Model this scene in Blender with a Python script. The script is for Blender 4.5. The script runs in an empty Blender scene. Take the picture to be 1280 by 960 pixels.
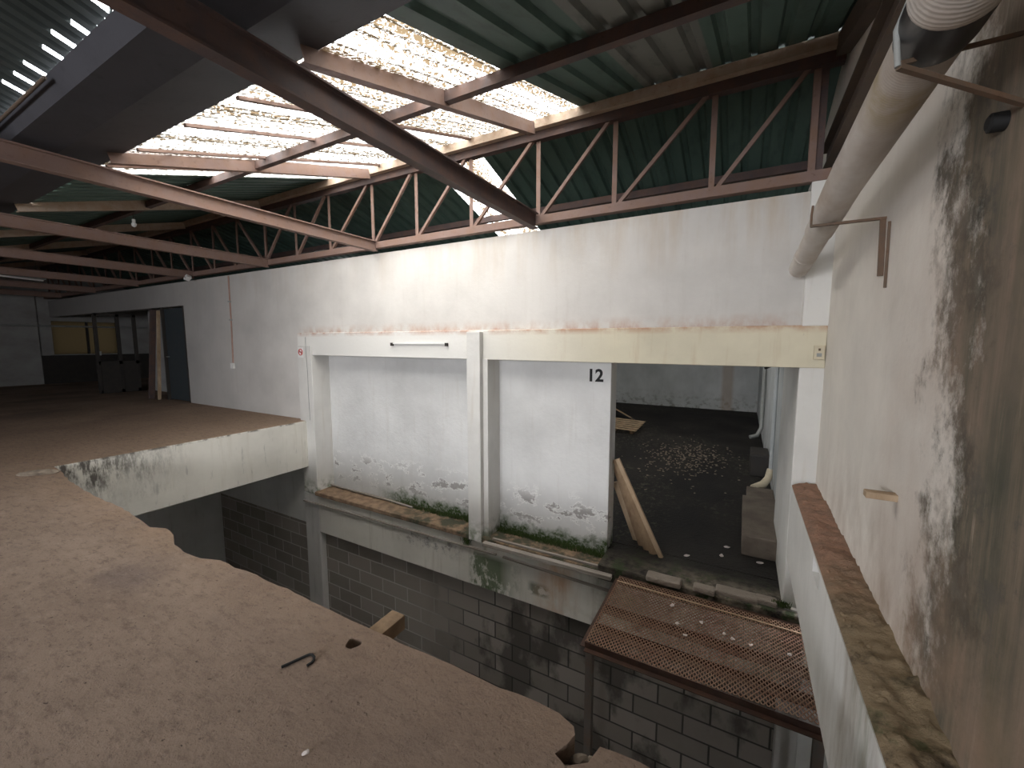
import bpy, bmesh, math, random
from mathutils import Vector, Matrix
from mathutils.geometry import tessellate_polygon

scn = bpy.context.scene
C = scn.collection
R = random.Random(7)

# ------------------------------------------------------------------ camera, light, exposure
cam_d = bpy.data.cameras.new('camera'); cam = bpy.data.objects.new('camera', cam_d); C.objects.link(cam)
cam_d.sensor_width = 36; cam_d.lens = 516 / 1280 * 36; cam_d.clip_start = 0.05; cam_d.clip_end = 200
cam.location = (0, 0, 1.35)
cam.rotation_euler = (math.radians(90 - 5.9), 0, math.radians(29.16))
scn.camera = cam
scn.view_settings.view_transform = 'Standard'; scn.view_settings.look = 'None'
scn.view_settings.gamma = 1; scn.view_settings.use_curve_mapping = False
scn.view_settings.exposure = 0.0
SKY = 31.0
w = bpy.data.worlds.new('overcast_sky'); scn.world = w; w.use_nodes = True
bg = w.node_tree.nodes['Background']; bg.inputs[0].default_value = (0.95, 0.96, 1.0, 1); bg.inputs[1].default_value = SKY
w.cycles.sampling_method = 'MANUAL'; w.cycles.sample_map_resolution = 256

SL = 0.307                     # roof slope
RIDGE_Y, RIDGE_Z, HALF = 4.436, 3.80, 2.83
PER = 2 * HALF
def roof_z(y):
    d = (y - RIDGE_Y + HALF) % PER - HALF
    return RIDGE_Z - abs(d) * SL

def portal(x0, x1, y0, y1, up=0.12):
    """sky portal in a roof-light opening (guides the daylight, gives off none itself)"""
    l = bpy.data.lights.new('sky_portal', 'AREA'); o = bpy.data.objects.new('sky_portal', l); C.objects.link(o)
    l.shape = 'RECTANGLE'; l.size = abs(x1 - x0)
    z0, z1 = roof_z(y0) + up, roof_z(y1) + up
    l.size_y = math.hypot(y1 - y0, z1 - z0); l.cycles.is_portal = True
    o.location = ((x0 + x1) / 2, (y0 + y1) / 2, (z0 + z1) / 2)
    o.rotation_euler = (math.atan2(z1 - z0, y1 - y0), 0, 0)
    o['kind'] = 'helper'
SKYLIGHTS = [(-5.5, -1.60, 1.62, 4.42), (-3.85, -3.05, 4.46, 7.2), (-3.4, -2.4, -3.5, -2.6), (-4.2, -0.7, 8.6, 9.9)]  # last two are unseen roof openings added for their light
for a in SKYLIGHTS: portal(*a)
FILL_WIN = [(-5.0, -2.7), (-2.3, -.2)]                     # unseen windows added behind the camera for fill light
for a, b in FILL_WIN:
    l = bpy.data.lights.new('sky_portal', 'AREA'); o = bpy.data.objects.new('sky_portal', l); C.objects.link(o)
    l.shape = 'RECTANGLE'; l.size = b - a; l.size_y = 1.6; l.cycles.is_portal = True; o['kind'] = 'helper'
    o.location = ((a + b) / 2, -6.75, 1.70); o.rotation_euler = (math.pi / 2, 0, 0)

# ------------------------------------------------------------------ helpers
class MB:
    def __init__(s): s.v = []; s.f = []; s.sm = []
    def add(s, v, f, sm=False):
        b = len(s.v); s.v += [tuple(p) for p in v]; s.f += [tuple(i + b for i in q) for q in f]; s.sm += [sm] * len(f); return s
    def box(s, x0, x1, y0, y1, z0, z1):
        v = [(x, y, z) for z in (z0, z1) for y in (y0, y1) for x in (x0, x1)]
        return s.add(v, [(0, 2, 3, 1), (4, 5, 7, 6), (0, 1, 5, 4), (2, 6, 7, 3), (0, 4, 6, 2), (1, 3, 7, 5)])
    def sweep(s, prof, p, q, up=(0, 0, 1)):
        """closed 2D profile (right, up) carried from p to q"""
        p, q = Vector(p), Vector(q); d = (q - p).normalized(); r = d.cross(Vector(up)).normalized(); u = r.cross(d)
        n = len(prof); v = [p + r * a + u * b for a, b in prof] + [q + r * a + u * b for a, b in prof]
        f = [(i, (i + 1) % n, n + (i + 1) % n, n + i) for i in range(n)]
        tri = tessellate_polygon([[Vector((a, b, 0)) for a, b in prof]])
        f += [tuple(t) for t in tri] + [tuple(n + i for i in reversed(t)) for t in tri]
        return s.add(v, f)
    def bar(s, p, q, a, b, up=(0, 0, 1)):
        return s.sweep([(-a / 2, -b / 2), (a / 2, -b / 2), (a / 2, b / 2), (-a / 2, b / 2)], p, q, up)
    def ibeam(s, p, q, w, h, t=0.01):
        a, b, c = w / 2, h / 2, t / 2
        return s.sweep([(-a, -b), (a, -b), (a, -b + t), (c, -b + t), (c, b - t), (a, b - t), (a, b), (-a, b), (-a, b - t), (-c, b - t), (-c, -b + t), (-a, -b + t)], p, q)
    def cbeam(s, p, q, w, h, t=0.008, flip=1, up=(0, 0, 1)):
        a, b = w / 2 * flip, h / 2; u = t * flip
        return s.sweep([(-a, -b), (a, -b), (a, -b + t), (-a + u, -b + t), (-a + u, b - t), (a, b - t), (a, b), (-a, b)], p, q, up)
    def lbeam(s, p, q, w, h, t=0.006, up=(0, 0, 1)):
        return s.sweep([(0, 0), (w, 0), (w, t), (t, t), (t, h), (0, h)], p, q, up)
    def tube(s, pts, r, n=20, cap=True, sm=True):
        pts = [Vector(p) for p in pts]; rr = r if isinstance(r, (list, tuple)) else [r] * len(pts)
        v = []; prev = None
        for i, p in enumerate(pts):
            a = pts[max(i - 1, 0)]; b = pts[min(i + 1, len(pts) - 1)]; d = (b - a).normalized()
            ref = prev if prev is not None else (Vector((0, 0, 1)) if abs(d.z) < .9 else Vector((1, 0, 0)))
            x = d.cross(ref).normalized(); y = x.cross(d).normalized(); prev = y
            for k in range(n):
                t = 2 * math.pi * k / n; v.append(p + (x * math.cos(t) + y * math.sin(t)) * rr[i])
        f = []
        for i in range(len(pts) - 1):
            for k in range(n):
                f.append((i * n + k, i * n + (k + 1) % n, (i + 1) * n + (k + 1) % n, (i + 1) * n + k))
        s.add(v, f, sm)
        if cap:
            s.add(v[:n], [tuple(range(n))]); s.add(v[-n:], [tuple(reversed(range(n)))])
        return s
    def prism(s, poly, hole, axis, a, b):
        """polygon (with an optional hole) extruded along axis 0/1/2 from a to b"""
        loops = [poly] + ([hole] if hole else [])
        flat = [p for l in loops for p in l]
        tri = tessellate_polygon([[Vector((x, y, 0)) for x, y in l] for l in loops])
        def P(p, t):
            q = list(p); q.insert(axis, t); return q
        n = len(flat); v = [P(p, a) for p in flat] + [P(p, b) for p in flat]
        f = [tuple(t) for t in tri] + [tuple(n + i for i in reversed(t)) for t in tri]
        k = 0
        for l in loops:
            m = len(l)
            for i in range(m): f.append((k + i, k + (i + 1) % m, n + k + (i + 1) % m, n + k + i))
            k += m
        return s.add(v, f)
    def rock(s, c, sx, sy, sz, rnd=R):
        bm = bmesh.new(); bmesh.ops.create_icosphere(bm, subdivisions=2, radius=1)
        off = Vector((rnd.random() * 9, rnd.random() * 9, rnd.random() * 9)); from mathutils import noise
        ang = rnd.random() * 3
        v = []
        for q in bm.verts:
            k = 1 + .45 * noise.noise(q.co * 1.3 + off)
            p = Matrix.Rotation(ang, 3, 'Z') @ Vector((q.co.x * sx * k, q.co.y * sy * k, max(q.co.z, -.5) * sz * k))
            v.append(p + Vector(c))
        s.add(v, [tuple(x.index for x in q.verts) for q in bm.faces]); bm.free(); return s
    def build(s, name, mat, parent=None, bevel=0, loc=None):
        me = bpy.data.meshes.new(name)
        o = bpy.data.objects.new(name, me); C.objects.link(o)
        off = Vector(loc) if loc is not None else (parent_world(parent) if parent else Vector())
        me.from_pydata([tuple(Vector(p) - off) for p in s.v], [], s.f)
        bm = bmesh.new(); bm.from_mesh(me); bmesh.ops.recalc_face_normals(bm, faces=bm.faces); bm.to_mesh(me); bm.free()
        for p, k in zip(me.polygons, s.sm): p.use_smooth = k
        for m in (mat if isinstance(mat, list) else [mat]): me.materials.append(m)
        if parent: o.parent = parent
        elif loc is not None: o.location = loc
        if bevel:
            b = o.modifiers.new('edge', 'BEVEL'); b.width = bevel; b.segments = 2; b.limit_method = 'ANGLE'; b.harden_normals = False
        return o
def parent_world(o):
    v = Vector()
    while o: v += o.location; o = o.parent
    return v
def empty(name, loc, label, cat, group=None):
    o = bpy.data.objects.new(name, None); C.objects.link(o); o.location = loc; o.empty_display_size = .1
    return tag(o, label, cat, group)
def tag(o, label, cat, group=None, kind=None):
    o['label'] = label; o['category'] = cat
    if group: o['group'] = group
    if kind: o['kind'] = kind
    return o
def struct(o, label=None, cat=None):
    o['kind'] = 'structure'
    if label: o['label'] = label
    if cat: o['category'] = cat
    return o

# ------------------------------------------------------------------ materials
class NT:
    def __init__(s, name, rough=.85, metal=0.0):
        s.m = bpy.data.materials.new(name); s.m.use_nodes = True; s.t = s.m.node_tree; s.n = s.t.nodes; s.l = s.t.links
        s.b = s.n['Principled BSDF']; s.b.inputs['Roughness'].default_value = rough; s.b.inputs['Metallic'].default_value = metal
        s.b.inputs['Specular IOR Level'].default_value = .3
        s.pos = s.n.new('ShaderNodeNewGeometry').outputs['Position']
    def sep(s):
        q = s.n.new('ShaderNodeSeparateXYZ'); s.l.new(s.pos, q.inputs[0]); return q.outputs
    def noise(s, scale=1, st=(1, 1, 1), detail=5, rough=.6, off=(0, 0, 0), dist=0):
        mp = s.n.new('ShaderNodeMapping'); mp.inputs['Scale'].default_value = st; mp.inputs['Location'].default_value = off
        s.l.new(s.pos, mp.inputs[0]); t = s.n.new('ShaderNodeTexNoise')
        t.inputs['Scale'].default_value = scale; t.inputs['Detail'].default_value = detail; t.inputs['Roughness'].default_value = rough
        t.inputs['Distortion'].default_value = dist
        s.l.new(mp.outputs[0], t.inputs['Vector']); return t.outputs['Fac']
    def rng(s, v, a, b, c=0., d=1., smooth=False):
        q = s.n.new('ShaderNodeMapRange'); q.inputs[1].default_value = a; q.inputs[2].default_value = b
        q.inputs[3].default_value = c; q.inputs[4].default_value = d; s.l.new(v, q.inputs[0])
        if smooth: q.interpolation_type = 'SMOOTHSTEP'
        return q.outputs[0]
    def math(s, op, a, b=None):
        q = s.n.new('ShaderNodeMath'); q.operation = op
        for i, v in enumerate((a, b)):
            if v is None: continue
            if isinstance(v, (int, float)): q.inputs[i].default_value = v
            else: s.l.new(v, q.inputs[i])
        return q.outputs[0]
    def mul(s, *a):
        r = a[0]
        for x in a[1:]: r = s.math('MULTIPLY', r, x)
        return r
    def col(s, c):
        q = s.n.new('ShaderNodeRGB'); q.outputs[0].default_value = (*c, 1); return q.outputs[0]
    def mix(s, a, b, f):
        q = s.n.new('ShaderNodeMix'); q.data_type = 'RGBA'
        for i, v in ((6, a), (7, b)):
            if isinstance(v, tuple): q.inputs[i].default_value = (*v, 1)
            else: s.l.new(v, q.inputs[i])
        if isinstance(f, (int, float)): q.inputs[0].default_value = f
        else: s.l.new(f, q.inputs[0])
        return q.outputs[2]
    def band(s, v, lo0, lo1, hi0, hi1):
        return s.mul(s.rng(v, lo0, lo1), s.rng(v, hi0, hi1, 1., 0.))
    def bump(s, h, strength=.3, dist=.02):
        q = s.n.new('ShaderNodeBump'); q.inputs['Strength'].default_value = strength; q.inputs['Distance'].default_value = dist
        s.l.new(h, q.inputs['Height'])
        s.l.new(q.outputs[0], s.b.inputs['Normal'])
    def out(s, c, rough=None):
        if isinstance(c, tuple): s.b.inputs['Base Color'].default_value = (*c, 1)
        else: s.l.new(c, s.b.inputs['Base Color'])
        if rough is not None: s.l.new(rough, s.b.inputs['Roughness'])
        return s.m

def plaster(name, base, dirt=(.35, .3, .25), amount=.35, seed=0):
    t = NT(name, .9)
    c = t.mix(base, tuple(x * .82 for x in base), t.rng(t.noise(1.1, off=(seed, 0, 0)), .4, .7))
    c = t.mix(c, dirt, t.mul(t.rng(t.noise(3, (4, 4, .35), 6, off=(seed, 3, 0)), .56, .78), amount))
    c = t.mix(c, tuple(x * .55 for x in base), t.mul(t.rng(t.noise(14, detail=8, rough=.75, off=(0, seed, 0)), .66, .74), .5))
    t.bump(t.noise(22, detail=8), .25, .01)
    return t, c

t, c = plaster('upper_wall_paint', (.60, .58, .55), amount=.15)
X, Y, Z = t.sep()
c = t.mix(c, (.42, .30, .17), t.mul(t.rng(Z, 1.95, 2.62), t.rng(t.noise(2.2, (2.2, 1, .3), 6), .45, .75), t.rng(X, -5.5, 0., .25, 1.), .75))
c = t.mix(c, (.36, .17, .09), t.mul(t.band(Z, 1.35, 1.46, 1.5, 1.62), t.rng(t.noise(5, (1.5, 1, 1)), .4, .7), t.rng(X, -6.7, -6.2), .7))
c = t.mix(c, (.20, .19, .185), t.mul(t.rng(X, -6.6, -12.5), .75))      # far end's dimmer light put into the colour as a grey fade
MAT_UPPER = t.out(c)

t, c = plaster('beam_paint', (.66, .61, .47), (.4, .25, .12), .4, 5)
X, Y, Z = t.sep()
c = t.mix(c, (.66, .65, .62), t.rng(X, -1.2, -3.2))
c = t.mix(c, (.38, .17, .09), t.mul(t.rng(Z, 1.42, 1.49), t.rng(t.noise(6), .38, .62), .8))
MAT_BEAM = t.out(c)

t, c = plaster('pillar_paint', (.67, .66, .63), (.4, .33, .25), .3, 9)
X, Y, Z = t.sep()
c = t.mix(c, (.10, .13, .06), t.mul(t.rng(Z, -.95, -1.2), t.rng(t.noise(9), .42, .6), .8))
MAT_PILLAR = t.out(c)

t, c = plaster('panel_paint', (.66, .66, .65), (.42, .38, .33), .25, 13)
X, Y, Z = t.sep()
peel = t.mul(t.band(Z, -1.1, -.9, -.72, -.55), t.rng(t.noise(3.6, (1, 1, 1.6), 7, .7), .56, .60))
c = t.mix(c, (.30, .28, .27), t.mul(peel, .85))
edge = t.mul(t.band(Z, -1.15, -.95, -.6, -.45), t.band(t.noise(3.6, (1, 1, 1.6), 7, .7), .52, .55, .56, .57))
c = t.mix(c, (.80, .80, .78), edge)
c = t.mix(c, (.045, .08, .02), t.mul(t.rng(t.math('ADD', Z, t.rng(t.noise(5), .3, .7, -.1, .12)), -.98, -1.12), t.rng(X, -5.2, -4.6), t.rng(t.noise(30), .35, .55, .5, 1.)))
t.bump(t.math('SUBTRACT', t.noise(18, detail=8), t.math('MULTIPLY', peel, 1.5)), .4, .012)
MAT_PANEL = t.out(c)

t, c = plaster('fascia_paint', (.62, .60, .54), (.30, .26, .2), .6, 21)
X, Y, Z = t.sep()
g = t.mul(t.rng(t.noise(2.3, (1.4, 1, .8), 7, .7, off=(3.1, 0, .4)), .55, .64), t.rng(t.math('ABSOLUTE', t.math('ADD', X, 2.85)), .25, .6, 1., 0.))
c = t.mix(c, (.05, .085, .03), g)
g2 = t.mul(t.band(X, -3.12, -3.02, -2.62, -2.35), t.band(Z, -1.96, -1.93, -1.50, -1.40), t.rng(t.noise(5, (1, 1, .6), 7, .7), .42, .50), .85)
c = t.mix(c, (.045, .08, .025), g2)
c = t.mix(c, (.10, .11, .07), t.mul(t.band(X, -2.22, -2.15, -1.98, -1.9), t.band(Z, -1.80, -1.76, -1.66, -1.6), t.rng(t.noise(9), .4, .5), .8))
c = t.mix(c, (.42, .20, .07), t.mul(t.band(X, -2.15, -1.95, -1.75, -1.5), t.rng(t.noise(4, (1, 1, .5)), .35, .6), .6))
c = t.mix(c, (.16, .15, .14), t.mul(t.band(Z, -1.7, -1.55, -1.42, -1.36), t.rng(t.noise(9, detail=8, rough=.8), .5, .6), t.band(X, -4.6, -4.1, -3.4, -3.1), .8))
c = t.mix(c, (.11, .11, .07), t.mul(t.rng(X, -1.9, -1.1), t.rng(t.noise(3.3, (1, 1, .8), 7), .42, .6), .7))
c = t.mix(c, (.33, .32, .31), t.mul(t.rng(X, -5.6, -6.7), .5))
MAT_FASCIA = t.out(c)

t, c = plaster('grey_column', (.50, .49, .47), (.22, .2, .18), .5, 61); MAT_COLUMN = t.out(c)
t, c = plaster('pit_plaster', (.60, .60, .58), (.3, .28, .25), .4, 71); MAT_PITWALL = t.out(c)
t = NT('sill_dirt', .95)
c = t.mix((.29, .20, .13), (.18, .12, .08), t.rng(t.noise(9, detail=8), .4, .6))
c = t.mix(c, (.06, .06, .04), t.mul(t.rng(t.sep()[0], -4.9, -4.), t.rng(t.noise(5, detail=8), .4, .55)))
t.bump(t.noise(30, detail=8), .6, .02); MAT_SILL = t.out(c)

t = NT('concrete_block_wall', .95)
X, Y, Z = t.sep()
cb = t.n.new('ShaderNodeCombineXYZ'); t.l.new(t.math('ADD', X, .371 + 53.0), cb.inputs[0]); t.l.new(t.math('ADD', Z, 2.203 + 2.35), cb.inputs[1])
br = t.n.new('ShaderNodeTexBrick'); t.l.new(cb.outputs[0], br.inputs['Vector'])
br.inputs['Scale'].default_value = 1; br.inputs['Brick Width'].default_value = .53; br.inputs['Row Height'].default_value = .235
br.inputs['Mortar Size'].default_value = .011; br.inputs['Mortar Smooth'].default_value = .3
br.inputs['Color1'].default_value = (.20, .178, .155, 1); br.inputs['Color2'].default_value = (.31, .28, .25, 1)
br.inputs['Mortar'].default_value = (.12, .115, .105, 1); br.inputs['Bias'].default_value = -.2
dry = t.mix(br.outputs['Color'], (.25, .23, .205), t.mul(t.rng(t.noise(1.6, detail=7), .45, .7), .55))
wet = t.mul(t.rng(t.noise(1.0, (1, 1, .55), 6, off=(2.3, 0, 0)), .47, .53), t.rng(X, -4.0, -3.2), .68)
c = t.mix(dry, (.030, .027, .023), wet)
c = t.mix(c, (.46, .43, .39), t.mul(br.outputs['Fac'], t.rng(X, -3.2, -4.4), .8))
c = t.mix(c, (.03, .028, .025), t.mul(br.outputs['Fac'], t.rng(X, -3.8, -2.8), .7))
t.bump(t.math('SUBTRACT', t.math('MULTIPLY', t.noise(40, detail=8), .4), br.outputs['Fac']), .5, .012)
MAT_BLOCK = t.out(c)

t, c = plaster('right_wall_paint', (.77, .73, .67), (.36, .28, .2), .15, 31)
X, Y, Z = t.sep()
ed = t.math('ADD', Y, t.rng(t.noise(1.3, (1, 1, .8), 8, .72), .25, .75, -.42, .42))
ed = t.math('ADD', ed, t.rng(Z, 1.0, 3.0, .0, -.25))
m = t.rng(ed, 1.98, 1.80)
streak = t.noise(6, (1, 3.2, .22), 8, .7)
green = t.mix((.030, .036, .016), (.15, .11, .072), t.rng(streak, .40, .64))
green = t.mix(green, (.30, .24, .18), t.mul(t.rng(t.noise(9, (1, 3, .3), 8, .75, off=(0, 4, 2)), .58, .72), .8))
green = t.mix(green, (.025, .03, .022), t.mul(t.rng(t.noise(3.2, detail=9, rough=.8, off=(0, 2, 1)), .52, .6), .9))
c = t.mix(c, green, t.mul(m, .93))
c = t.mix(c, (.03, .035, .025), t.mul(t.band(ed, 1.70, 1.80, 1.90, 2.06), t.rng(t.noise(2.2, (1, 1, .8), 8, .8, off=(0, 5, 5)), .48, .56), .85))
c = t.mix(c, (.035, .05, .012), t.mul(t.rng(ed, 1.66, 1.45), t.rng(t.noise(1.5, (1, 2.5, .5), 6, off=(0, 9, 5)), .46, .62), .7))
pink = t.mul(t.rng(ed, 3.2, 1.8), t.rng(t.noise(2, (1, 1, .6), 5, off=(0, 7, 0)), .35, .7), .5)
c = t.mix(c, (.42, .30, .23), pink)
c = t.mix(c, (.28, .19, .13), t.mul(t.rng(Z, .75, .08), t.rng(t.noise(3, (1, 2, 1)), .3, .65), t.rng(Y, 4.2, 2.2, .3, 1.), .8))
MAT_RIGHT = t.out(c)

t, c = plaster('parapet_paint', (.66, .65, .62), (.3, .26, .2), .12, 41)
X, Y, Z = t.sep()
c = t.mix(c, (.22, .17, .11), t.mul(t.rng(Y, 2.7, 1.9), t.rng(t.noise(4, (1, 1.6, .35), 7), .42, .66), .75))
c = t.mix(c, (.10, .12, .05), t.mul(t.rng(Y, 2.1, 1.5), t.rng(t.noise(4, (1, 1.6, .35), 7, off=(4, 4, 0)), .48, .66), .8))
MAT_PARAPET = t.out(c)

t = NT('parapet_dirt', .97)
X, Y, Z = t.sep()
c = t.mix((.30, .17, .115), (.21, .13, .09), t.rng(t.noise(12, detail=9, rough=.7), .4, .6))
c = t.mix(c, (.24, .18, .11), t.rng(Y, 3.0, 2.2))
c = t.mix(c, (.055, .042, .028), t.mul(t.rng(Y, 2.9, 1.8), t.rng(t.noise(5, detail=9, rough=.7), .48, .6)))
c = t.mix(c, (.04, .06, .02), t.mul(t.rng(Y, 2.0, 1.5), t.rng(t.noise(8, detail=9, off=(3, 3, 3)), .55, .65)))
t.bump(t.noise(35, detail=9, rough=.7), .8, .02); MAT_PDIRT = t.out(c)

def dusty(name, a, b, dark):
    t = NT(name, .93)
    X, Y, Z = t.sep()
    n1 = t.noise(.9, (1, 1.8, 1), 8, .6, dist=.4)
    c = t.mix(a, b, t.rng(n1, .35, .68))
    c = t.mix(c, tuple(x * .72 for x in a), t.mul(t.rng(t.noise(4, (1, 2.5, 1), 9, .7), .5, .72), .6))
    c = t.mix(c, tuple(min(1, x * 1.28) for x in b), t.mul(t.rng(t.noise(7, (1, 1.6, 1), 9, .7, off=(5, 1, 0)), .55, .72), .55))
    c = t.mix(c, (.17, .13, .12), t.mul(t.rng(t.noise(1.7, (1, 1, 1), 6, .6, off=(8, 1, 0)), .57, .72), .6))
    c = t.mix(c, dark, t.mul(t.rng(t.noise(34, (1, 1.4, 1), 4, .6), .655, .69), .85))
    c = t.mix(c, dark, t.mul(t.rng(t.noise(120, detail=3, rough=.6), .65, .70), .75))
    h = t.math('SUBTRACT', t.noise(60, detail=9, rough=.7), t.rng(t.noise(38, detail=3, rough=.5), .66, .70))
    return t, c, h, X, Y
t, c, h, X, Y = dusty('dusty_slab', (.33, .243, .186), (.42, .315, .245), (.05, .035, .03))
far = t.rng(X, -4.2, -7.2)
c = t.mix(c, (.30, .195, .125), t.mul(far, .6))  # orange light on the far slab mixed into its colour
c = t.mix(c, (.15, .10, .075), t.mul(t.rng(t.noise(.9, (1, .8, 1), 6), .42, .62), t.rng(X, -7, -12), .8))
c = t.mix(c, (.40, .26, .16), t.mul(t.rng(Y, .95, 1.28), t.rng(t.noise(3), .3, .6), t.rng(X, -7, -5), .45))  # orange-lit slab edge painted into the tone
c = t.mix(c, (.13, .095, .08), t.mul(t.rng(t.noise(9, (1, 2.4, 1), 8, .8, off=(4, 4, 4)), .50, .68), .7))
c = t.mix(c, (.46, .37, .30), t.mul(t.rng(t.noise(16, (1, 2., 1), 8, .8, off=(1, 4, 4)), .55, .70), .6))
c = t.mix(c, (.33, .235, .175), t.mul(t.rng(X, -3.2, -1.2), t.rng(Y, 0.2, 1.2), .5))   # orange light on the rim put into the colour
c = t.mix(c, (.42, .35, .30), t.mul(t.rng(t.noise(55, (1, 1.3, 1), 6, .75, off=(2, 9, 0)), .58, .72), .5))
c = t.mix(c, (.085, .062, .052), t.mul(t.rng(t.noise(24, (1, 1.8, 1), 8, .75, off=(7, 2, 0)), .56, .72), .55))
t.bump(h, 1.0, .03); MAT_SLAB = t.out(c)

t, c = plaster('slab_edge_paint', (.66, .64, .58), (.4, .36, .28), .4, 51)
X, Y, Z = t.sep()
bl = t.mul(t.rng(Y, 2.7, 1.7), t.rng(t.noise(7, (1, 2, .5), 9, .8), .44, .56), t.rng(t.math('ADD', Z, t.rng(t.noise(3), .3, .7, -.2, .2)), -.55, -.2))
c = t.mix(c, (.05, .042, .035), t.mul(bl, .9))
c = t.mix(c, (.06, .045, .035), t.mul(t.rng(Z, -.03, -.012), t.rng(t.noise(8), .45, .6), .8))
c = t.mix(c, (.30, .30, .28), t.mul(t.rng(t.noise(6, (1, 3, .5), 5), .62, .7), .5))
MAT_SLABEDGE = t.out(c)

t = NT('raw_concrete', .95)
c = t.mix((.20, .17, .14), (.30, .26, .22), t.noise(6, detail=8)); t.bump(t.noise(25, detail=9), .8, .03); MAT_CONC = t.out(c)
t = NT('brown_concrete', .95)
c = t.mix((.13, .105, .085), (.19, .16, .13), t.rng(t.noise(4, detail=9), .35, .65)); t.bump(t.noise(25, detail=9), .8, .03); MAT_BROWNC = t.out(c)
t = NT('dim_plaster', .95)
c = t.mix((.36, .36, .35), (.26, .25, .24), t.rng(t.noise(1.4, (1, 1, 1.5), 7), .35, .65)); t.bump(t.noise(20), .2, .01); MAT_DIM = t.out(c)
t = NT('pit_floor', .8)
c = t.mix((.20, .18, .155), (.13, .115, .10), t.noise(3, detail=8)); MAT_PIT = t.out(c)

t = NT('wet_dirty_floor', .8)
X, Y, Z = t.sep()
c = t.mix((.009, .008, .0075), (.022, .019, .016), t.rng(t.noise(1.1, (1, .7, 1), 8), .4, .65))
c = t.mix(c, (.13, .12, .085), t.mul(t.rng(t.noise(14, (1, .6, 1), 9, .8), .52, .62), t.rng(t.noise(.55, (1, .6, 1), 3, off=(1.2, 0, 0)), .46, .56), .55))
c = t.mix(c, (.20, .17, .13), t.mul(t.rng(Y, 4.75, 4.45), t.rng(t.noise(8, detail=8), .35, .6), t.rng(X, -.9, -.2, .3, 1.)))
c = t.mix(c, (.035, .05, .02), t.mul(t.rng(Y, 4.9, 4.3), t.rng(t.noise(7, detail=8, off=(3, 0, 0)), .5, .6)))
t.bump(t.noise(24, detail=9), .7, .03); MAT_WET = t.out(c)

t = NT('room_plaster', .9)
X, Y, Z = t.sep()
c = t.mix((.56, .58, .58), (.42, .44, .44), t.rng(t.noise(1.2, (1, 1, .7), 7), .35, .65))
c = t.mix(c, (.2, .19, .17), t.mul(t.rng(Z, -.45, -1.1), t.rng(t.noise(5, detail=8), .5, .6), .8))
c = t.mix(c, (.33, .22, .14), t.mul(t.band(X, -.65, -.55, -.3, -.2), t.rng(Y, 15, 16), .5))
MAT_ROOM = t.out(c)

def sheet(name, a, b, grey=None):
    t = NT(name, .6, 0)
    X, Y, Z = t.sep()
    c = t.mix(a, b, t.rng(t.noise(1.4, (1, .3, .3), 6), .35, .65))
    if grey: c = t.mix(c, grey, t.mul(t.band(X, -.95, -.94, -.36, -.35), t.rng(Y, 4.44, 4.43)))
    c = t.mix(c, tuple(x * .45 for x in a), t.mul(t.rng(t.noise(10, (1, .3, .3), 8), .52, .7), .5))
    t.bump(t.noise(60), .1, .004)
    return t.out(c)
MAT_SHEET = sheet('green_roof_sheet', (.06, .105, .088), (.085, .14, .118), (.16, .165, .15))
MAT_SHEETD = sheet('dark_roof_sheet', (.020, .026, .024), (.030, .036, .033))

# translucent roof light: dirty glass-fibre sheet
m = bpy.data.materials.new('dirty_translucent_sheet'); m.use_nodes = True
t = NT.__new__(NT); t.m = m; t.t = m.node_tree; t.n = t.t.nodes; t.l = t.t.links
t.pos = t.n.new('ShaderNodeNewGeometry').outputs['Position']
t.n.remove(t.n['Principled BSDF'])
X, Y, Z = t.sep()
band = t.noise(1.0, (5.5, .12, .12), 3, .6)
spk = t.noise(52, (1, .6, .6), 5, .75)
dirt = t.rng(t.math('ADD', t.math('MULTIPLY', spk, 1.0), t.math('MULTIPLY', band, .55)), .735, .80)
tc = t.mix((.42, .41, .38), (.026, .0185, .0105), dirt)
tc = t.mix(tc, (.010, .005, .003), t.mul(t.rng(t.noise(9, (1, .8, .8), 7, .8), .66, .7), .8))
tr = t.n.new('ShaderNodeBsdfTransparent'); t.l.new(tc, tr.inputs[0])
tl = t.n.new('ShaderNodeBsdfTranslucent'); t.l.new(tc, tl.inputs[0])
mx = t.n.new('ShaderNodeMixShader'); mx.inputs[0].default_value = .3
t.l.new(tr.outputs[0], mx.inputs[1]); t.l.new(tl.outputs[0], mx.inputs[2]); t.l.new(mx.outputs[0], t.n['Material Output'].inputs[0])
MAT_SKYLIGHT = m
m = bpy.data.materials.new('frosted_ochre_pane'); m.use_nodes = True; n = m.node_tree.nodes; n.remove(n['Principled BSDF'])
tl = n.new('ShaderNodeBsdfTranslucent'); tl.inputs[0].default_value = (.036, .031, .022, 1); m.node_tree.links.new(tl.outputs[0], n['Material Output'].inputs[0])
MAT_PANE = m

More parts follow.
